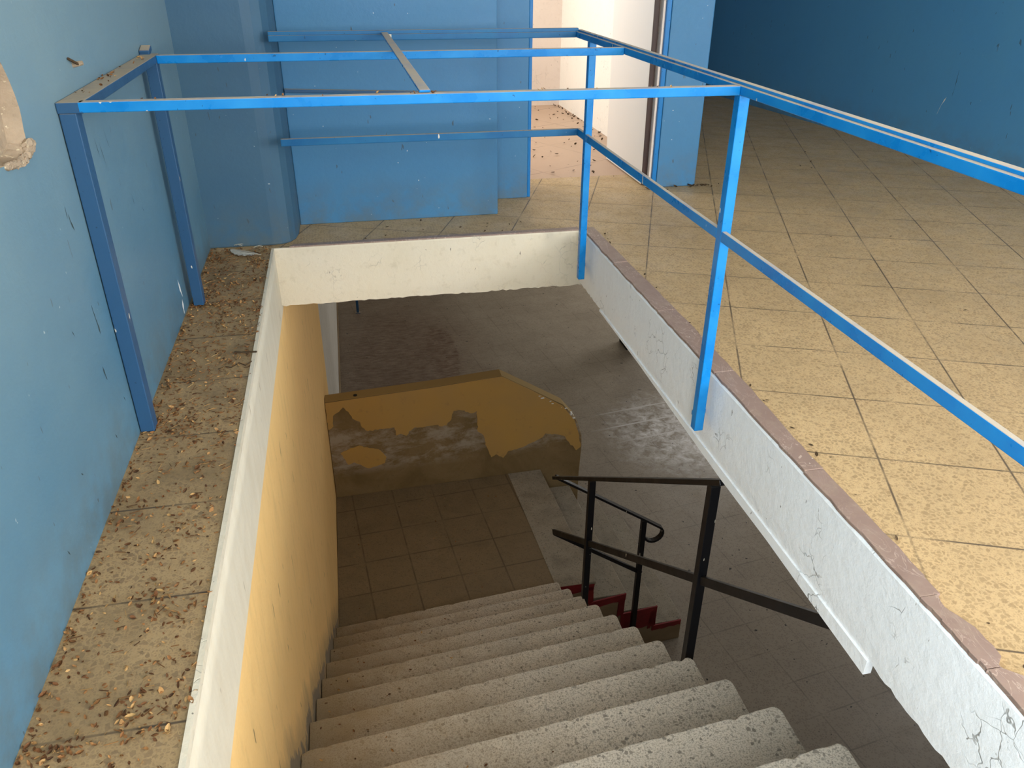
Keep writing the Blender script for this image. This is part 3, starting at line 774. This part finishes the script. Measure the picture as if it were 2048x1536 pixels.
# ------------------------------------------------------------------ litter
def husk(bm, loc, s, rot, curl):
    NU, NV = 4, 3; V = []
    for i in range(NU):
        u = i / (NU - 1) * 2 - 1; row = []
        wd = max(.12, math.sqrt(max(0, 1 - u*u*.95)))
        for j in range(NV):
            v = (j - 1) * wd * .55
            row.append(bm.verts.new(loc + rot @ Vector((u * s, v * s, s * (curl * (v*v*1.6 + u*u*.5))))))
        V.append(row)
    for i in range(NU - 1):
        for j in range(NV - 1): bm.faces.new((V[i][j], V[i+1][j], V[i+1][j+1], V[i][j+1]))
def rrot(rr, tilt=.5):
    return (Matrix.Rotation(rr.uniform(0, 6.28), 3, 'Z') @ Matrix.Rotation(rr.gauss(0, tilt), 3, 'X') @ Matrix.Rotation(rr.gauss(0, tilt), 3, 'Y'))
rr = random.Random(77)
bm = bm_new()
CL = [(rr.uniform(-1.93, -1.65), rr.uniform(-3.2, .02)) for _ in range(70)]
for i in range(3100):
    if rr.random() < .45:
        c = rr.choice(CL); x = c[0] + rr.gauss(0, .022); y = c[1] + rr.gauss(0, .03)
    else:
        y = rr.uniform(-3.3, .04); x = rr.uniform(-1.948, -1.643)
        if rr.random() < .25: x = -1.948 + abs(rr.gauss(0, .02))
    if not (-1.95 < x < -1.64 and y < .045): continue
    s = rr.uniform(.003, .007) if rr.random() < .88 else rr.uniform(.007, .0105)
    husk(bm, Vector((x, y, .0008 + s * .25)), s, rrot(rr, .45), rr.choice((1, 1, -.7)) * rr.uniform(.3, 1.1))
for i in range(620):      # thin stalks
    y = rr.uniform(-2.0, .04) if rr.random() < .8 else rr.uniform(-3.2, 0); x = rr.uniform(-1.94, -1.645)
    L = rr.uniform(.008, .03); a = rr.gauss(.1, .7); p = Vector((x, y, .003)); d = Vector((math.cos(a), math.sin(a), 0)) * L
    q = p + d
    if q.x > -1.64 or q.x < -1.948: continue
    bar(bm, p, q + Vector((0, 0, rr.uniform(0, .006))), .0014, .0014)
tag(obj('leaf_litter', bm, M['husk']), 'brown seed husks and stalks littering the ledge by the left wall', 'litter', kind='stuff')
bm = bm_new()
for k in range(-4, 8):
    z = -1.522 - RZ * k
    for i in range(16):
        x = -W + .02 + abs(rr.gauss(0, .35)); 
        if x > xr(k) - .05: continue
        y = nose(k, x) - rr.uniform(.02, .30); s = rr.uniform(.004, .009)
        husk(bm, Vector((x, y, z + .001 + s*.2)), s, rrot(rr, .35), rr.uniform(.2, 1))
for i in range(50):
    x = rr.uniform(-1.6, .4); y = rr.uniform(.9, 2.5); s = rr.uniform(.004, .010)
    husk(bm, Vector((x, y, ZL + .004 + s*.2)), s, rrot(rr, .35), rr.uniform(.2, 1))
tag(obj('stair_litter', bm, M['husk']), 'few dry husks scattered over the stair treads and landing', 'litter', kind='stuff')
bm = bm_new()
for i in range(170):
    if i < 80: x = rr.uniform(-.1, .85); y = rr.uniform(1.15, 3.9)
    elif i < 130: y = rr.uniform(1.65, 3.9); x = .88 - abs(rr.gauss(0, .05))
    elif i < 150: x = rr.gauss(.70, .05); y = .775 - abs(rr.gauss(0, .04)) - .01
    else: x = rr.gauss(1.0, .05); y = .77 - abs(rr.gauss(0, .03))
    s = rr.uniform(.006, .016)
    husk(bm, Vector((x, y, .003 + s*.3)), s, rrot(rr, .4), rr.uniform(.2, 1))
tag(obj('doorway_litter', bm, M['twig']), 'dark dry leaf bits on the floor in and before the doorway', 'litter', kind='stuff')
bm = bm_new()
for i in range(60):
    x = rr.uniform(.12, 2.6); y = rr.uniform(-3, 3)
    if i < 22: x = .085 + abs(rr.gauss(0, .015)); y = rr.uniform(-3.2, .1)
    if i > 45: x = rr.uniform(-1.45, -.3); y = rr.uniform(.06, .37)
    s = rr.uniform(.004, .010)
    husk(bm, Vector((x, y, .002 + s*.25)), s, rrot(rr, .3), rr.uniform(.2, 1))
tag(obj('floor_litter', bm, M['twig']), 'small dark crumbs lying about the upper tiled floor', 'litter', kind='stuff')

# husks and peelings caught on the railing
bm = bm_new()
for i in range(46):
    if i < 24: x = rr.uniform(-1.945, -1.895); y = rr.uniform(-1.70, -.75)
    else: x = rr.choice((-1.70, -1.40, -1.15, -1.02, -.6, -.3)) + rr.gauss(0, .05); y = -1.737 - .028 * (x + 1.9) / 1.83 + rr.uniform(.006, .028)
    s = rr.uniform(.003, .007)
    husk(bm, Vector((x, y, 1.001 + s * .3)), s, rrot(rr, .6), rr.uniform(.3, 1.2))
tag(obj('rail_litter', bm, M['husk']), 'dry husks caught on top of the blue railing bars', 'litter', kind='stuff')

# feathers and twigs on the ledge
def feather(name, a, b, width, bow, label, z=.006):
    a = Vector((*a, z)); b = Vector((*b, z + .004)); d = (b - a); s = Vector((-d.y, d.x, 0)).normalized(); N = 30
    ctr = [a.lerp(b, i / (N-1)) + s * bow * math.sin(math.pi * i / (N-1)) + Vector((0, 0, .006 * math.sin(math.pi * i / (N-1)))) for i in range(N)]
    bm = bm_new()
    for sd in (1, -1):
        for i in range(1, N - 1):
            t = i / (N - 1); w = width * math.sin(math.pi * min(1, t * 1.05 + .05)) ** .6
            tip = ctr[i] + s * sd * w + d.normalized() * w * .7 + Vector((0, 0, .002 * math.sin(i * 1.3)))
            wd = d.normalized() * (d.length / N * .56)
            bm.faces.new([bm.verts.new(p) for p in (ctr[i] - wd, ctr[i] + wd, tip + wd * .8, tip - wd * .6)])
    o = obj(name, bm, M['feather'])
    bm = bm_new(); tube(bm, ctr, .0016, .0016, (0, 0, 1)); obj('quill', bm, M['feather_quill'], o)
    return tag(o, label, 'feather')
feather('feather', (-1.85, .015), (-1.69, -.10), .034, -.035, 'large grey-white curved feather on the ledge before the column')
feather('feather', (-1.835, .050), (-1.79, .012), .016, .008, 'small pale feather standing against the column foot', .016)
feather('feather', (-1.735, .020), (-1.690, .010), .009, .004, 'tiny white feather near the opening corner of the ledge', .008)
def twig(label, pts, w=.005):
    bm = bm_new(); tube(bm, pts, w, w, (0, 0, 1)); return tag(obj('twig', bm, M['twig']), label, 'twig')
twig('dark straight twig lying across the ledge edge, between the two posts', [(-1.715, -1.205, .006), (-1.69, -1.212, .005), (-1.66, -1.214, .006), (-1.632, -1.222, .008)])
twig('thin forked dark twig on the ledge, nearer than the straight one', [(-1.76, -1.335, .004), (-1.735, -1.32, .005), (-1.715, -1.33, .004), (-1.69, -1.30, .006), (-1.665, -1.325, .005), (-1.645, -1.30, .008)], .003)

# broken wall plug on the left wall
bm = bm_new(); bmesh.ops.create_cone(bm, cap_ends=True, segments=12, radius1=.008, radius2=.006, depth=.03, matrix=Matrix.Translation((XL + .012, -1.50, 1.066)) @ Matrix.Rotation(R(80), 4, 'Y'))
wp = obj('wall_plug', bm, M['plaster_brown']); tag(wp, 'broken wall plug sticking out of the left wall above the railing', 'plug')
bm = bm_new(); bar(bm, (XL + .004, -1.545, 1.085), (XL + .016, -1.505, 1.066), .004, .006); obj('bent_wire', bm, M['twig'], wp)

# ------------------------------------------------------------------ light
def area(name, loc, size, size_y, energy, col, direction):
    l = bpy.data.lights.new(name, 'AREA'); l.shape = 'RECTANGLE'; l.size = size; l.size_y = size_y; l.energy = energy; l.color = col
    o = bpy.data.objects.new(name, l); C.objects.link(o); o.location = loc
    o.rotation_euler = Vector(direction).to_track_quat('-Z', 'Y').to_euler(); return o
area('daylight_back_window', (1.9, YB + .02, (WZ0 + WZ1) / 2), 3.4, WZ1 - WZ0, 210, (1.0, .98, .94), (0, 1, 0))
area('daylight_left_window', (XL + .02, -6.2, 1.75), 2.4, 1.7, 350, (.88, .95, 1.0), (1, 0, 0))
area('daylight_right_window', (RWx(-6.2) - .04, -6.2, 1.75), 2.6, 1.7, 350, (1.0, .96, .90), (-3.82, -.48, 0))
area('daylight_corridor_window', (-1.19, 2.5, 1.6), 1.6, 1.8, 46, (1.0, .97, .92), (1, 0, 0))
area('daylight_lower_window', (6.19, (LW[0] + LW[1]) / 2, (LW[2] + LW[3]) / 2), LW[1] - LW[0], LW[3] - LW[2], 92, (1.0, .98, .94), (-1, 0, 0))
area('lower_side_fill', (6.19, (LV[0] + LV[1]) / 2, (LW[2] + LW[3]) / 2), LV[1] - LV[0], LW[3] - LW[2], 52, (1.0, .98, .93), (-1, 0, 0))  # added fill to brighten the near lower floor, no known window here
w = bpy.data.worlds.new('world'); SC.world = w; w.use_nodes = True
bg = w.node_tree.nodes['Background']; bg.inputs[0].default_value = (.75, .87, 1, 1); bg.inputs[1].default_value = 1.0

# ------------------------------------------------------------------ camera
cam = bpy.data.cameras.new('camera'); cam.sensor_fit = 'HORIZONTAL'; cam.sensor_width = 36; cam.lens = 1584.343 / 2048 * 36
cam.clip_start = .02
co = bpy.data.objects.new('camera', cam); C.objects.link(co); SC.camera = co
yaw, pitch, roll = .206573731, .501502710, .00592950818
fw = Vector((math.sin(yaw)*math.cos(pitch), math.cos(yaw)*math.cos(pitch), -math.sin(pitch)))
rt = Vector((math.cos(yaw), -math.sin(yaw), 0)); up = rt.cross(fw)
r2 = rt*math.cos(roll) + up*math.sin(roll); u2 = -rt*math.sin(roll) + up*math.cos(roll)
mw = Matrix((r2, u2, -fw)).transposed().to_4x4(); mw.translation = (-1.23540145, -4.05633886, 1.35086053)
co.matrix_world = mw

SC.view_settings.view_transform = 'Standard'; SC.view_settings.look = 'None'; SC.view_settings.gamma = 1; SC.view_settings.use_curve_mapping = False
SC.view_settings.exposure = 0.0
SC.cycles.max_bounces = 10; SC.cycles.diffuse_bounces = 6
SC.cycles.use_denoising = True
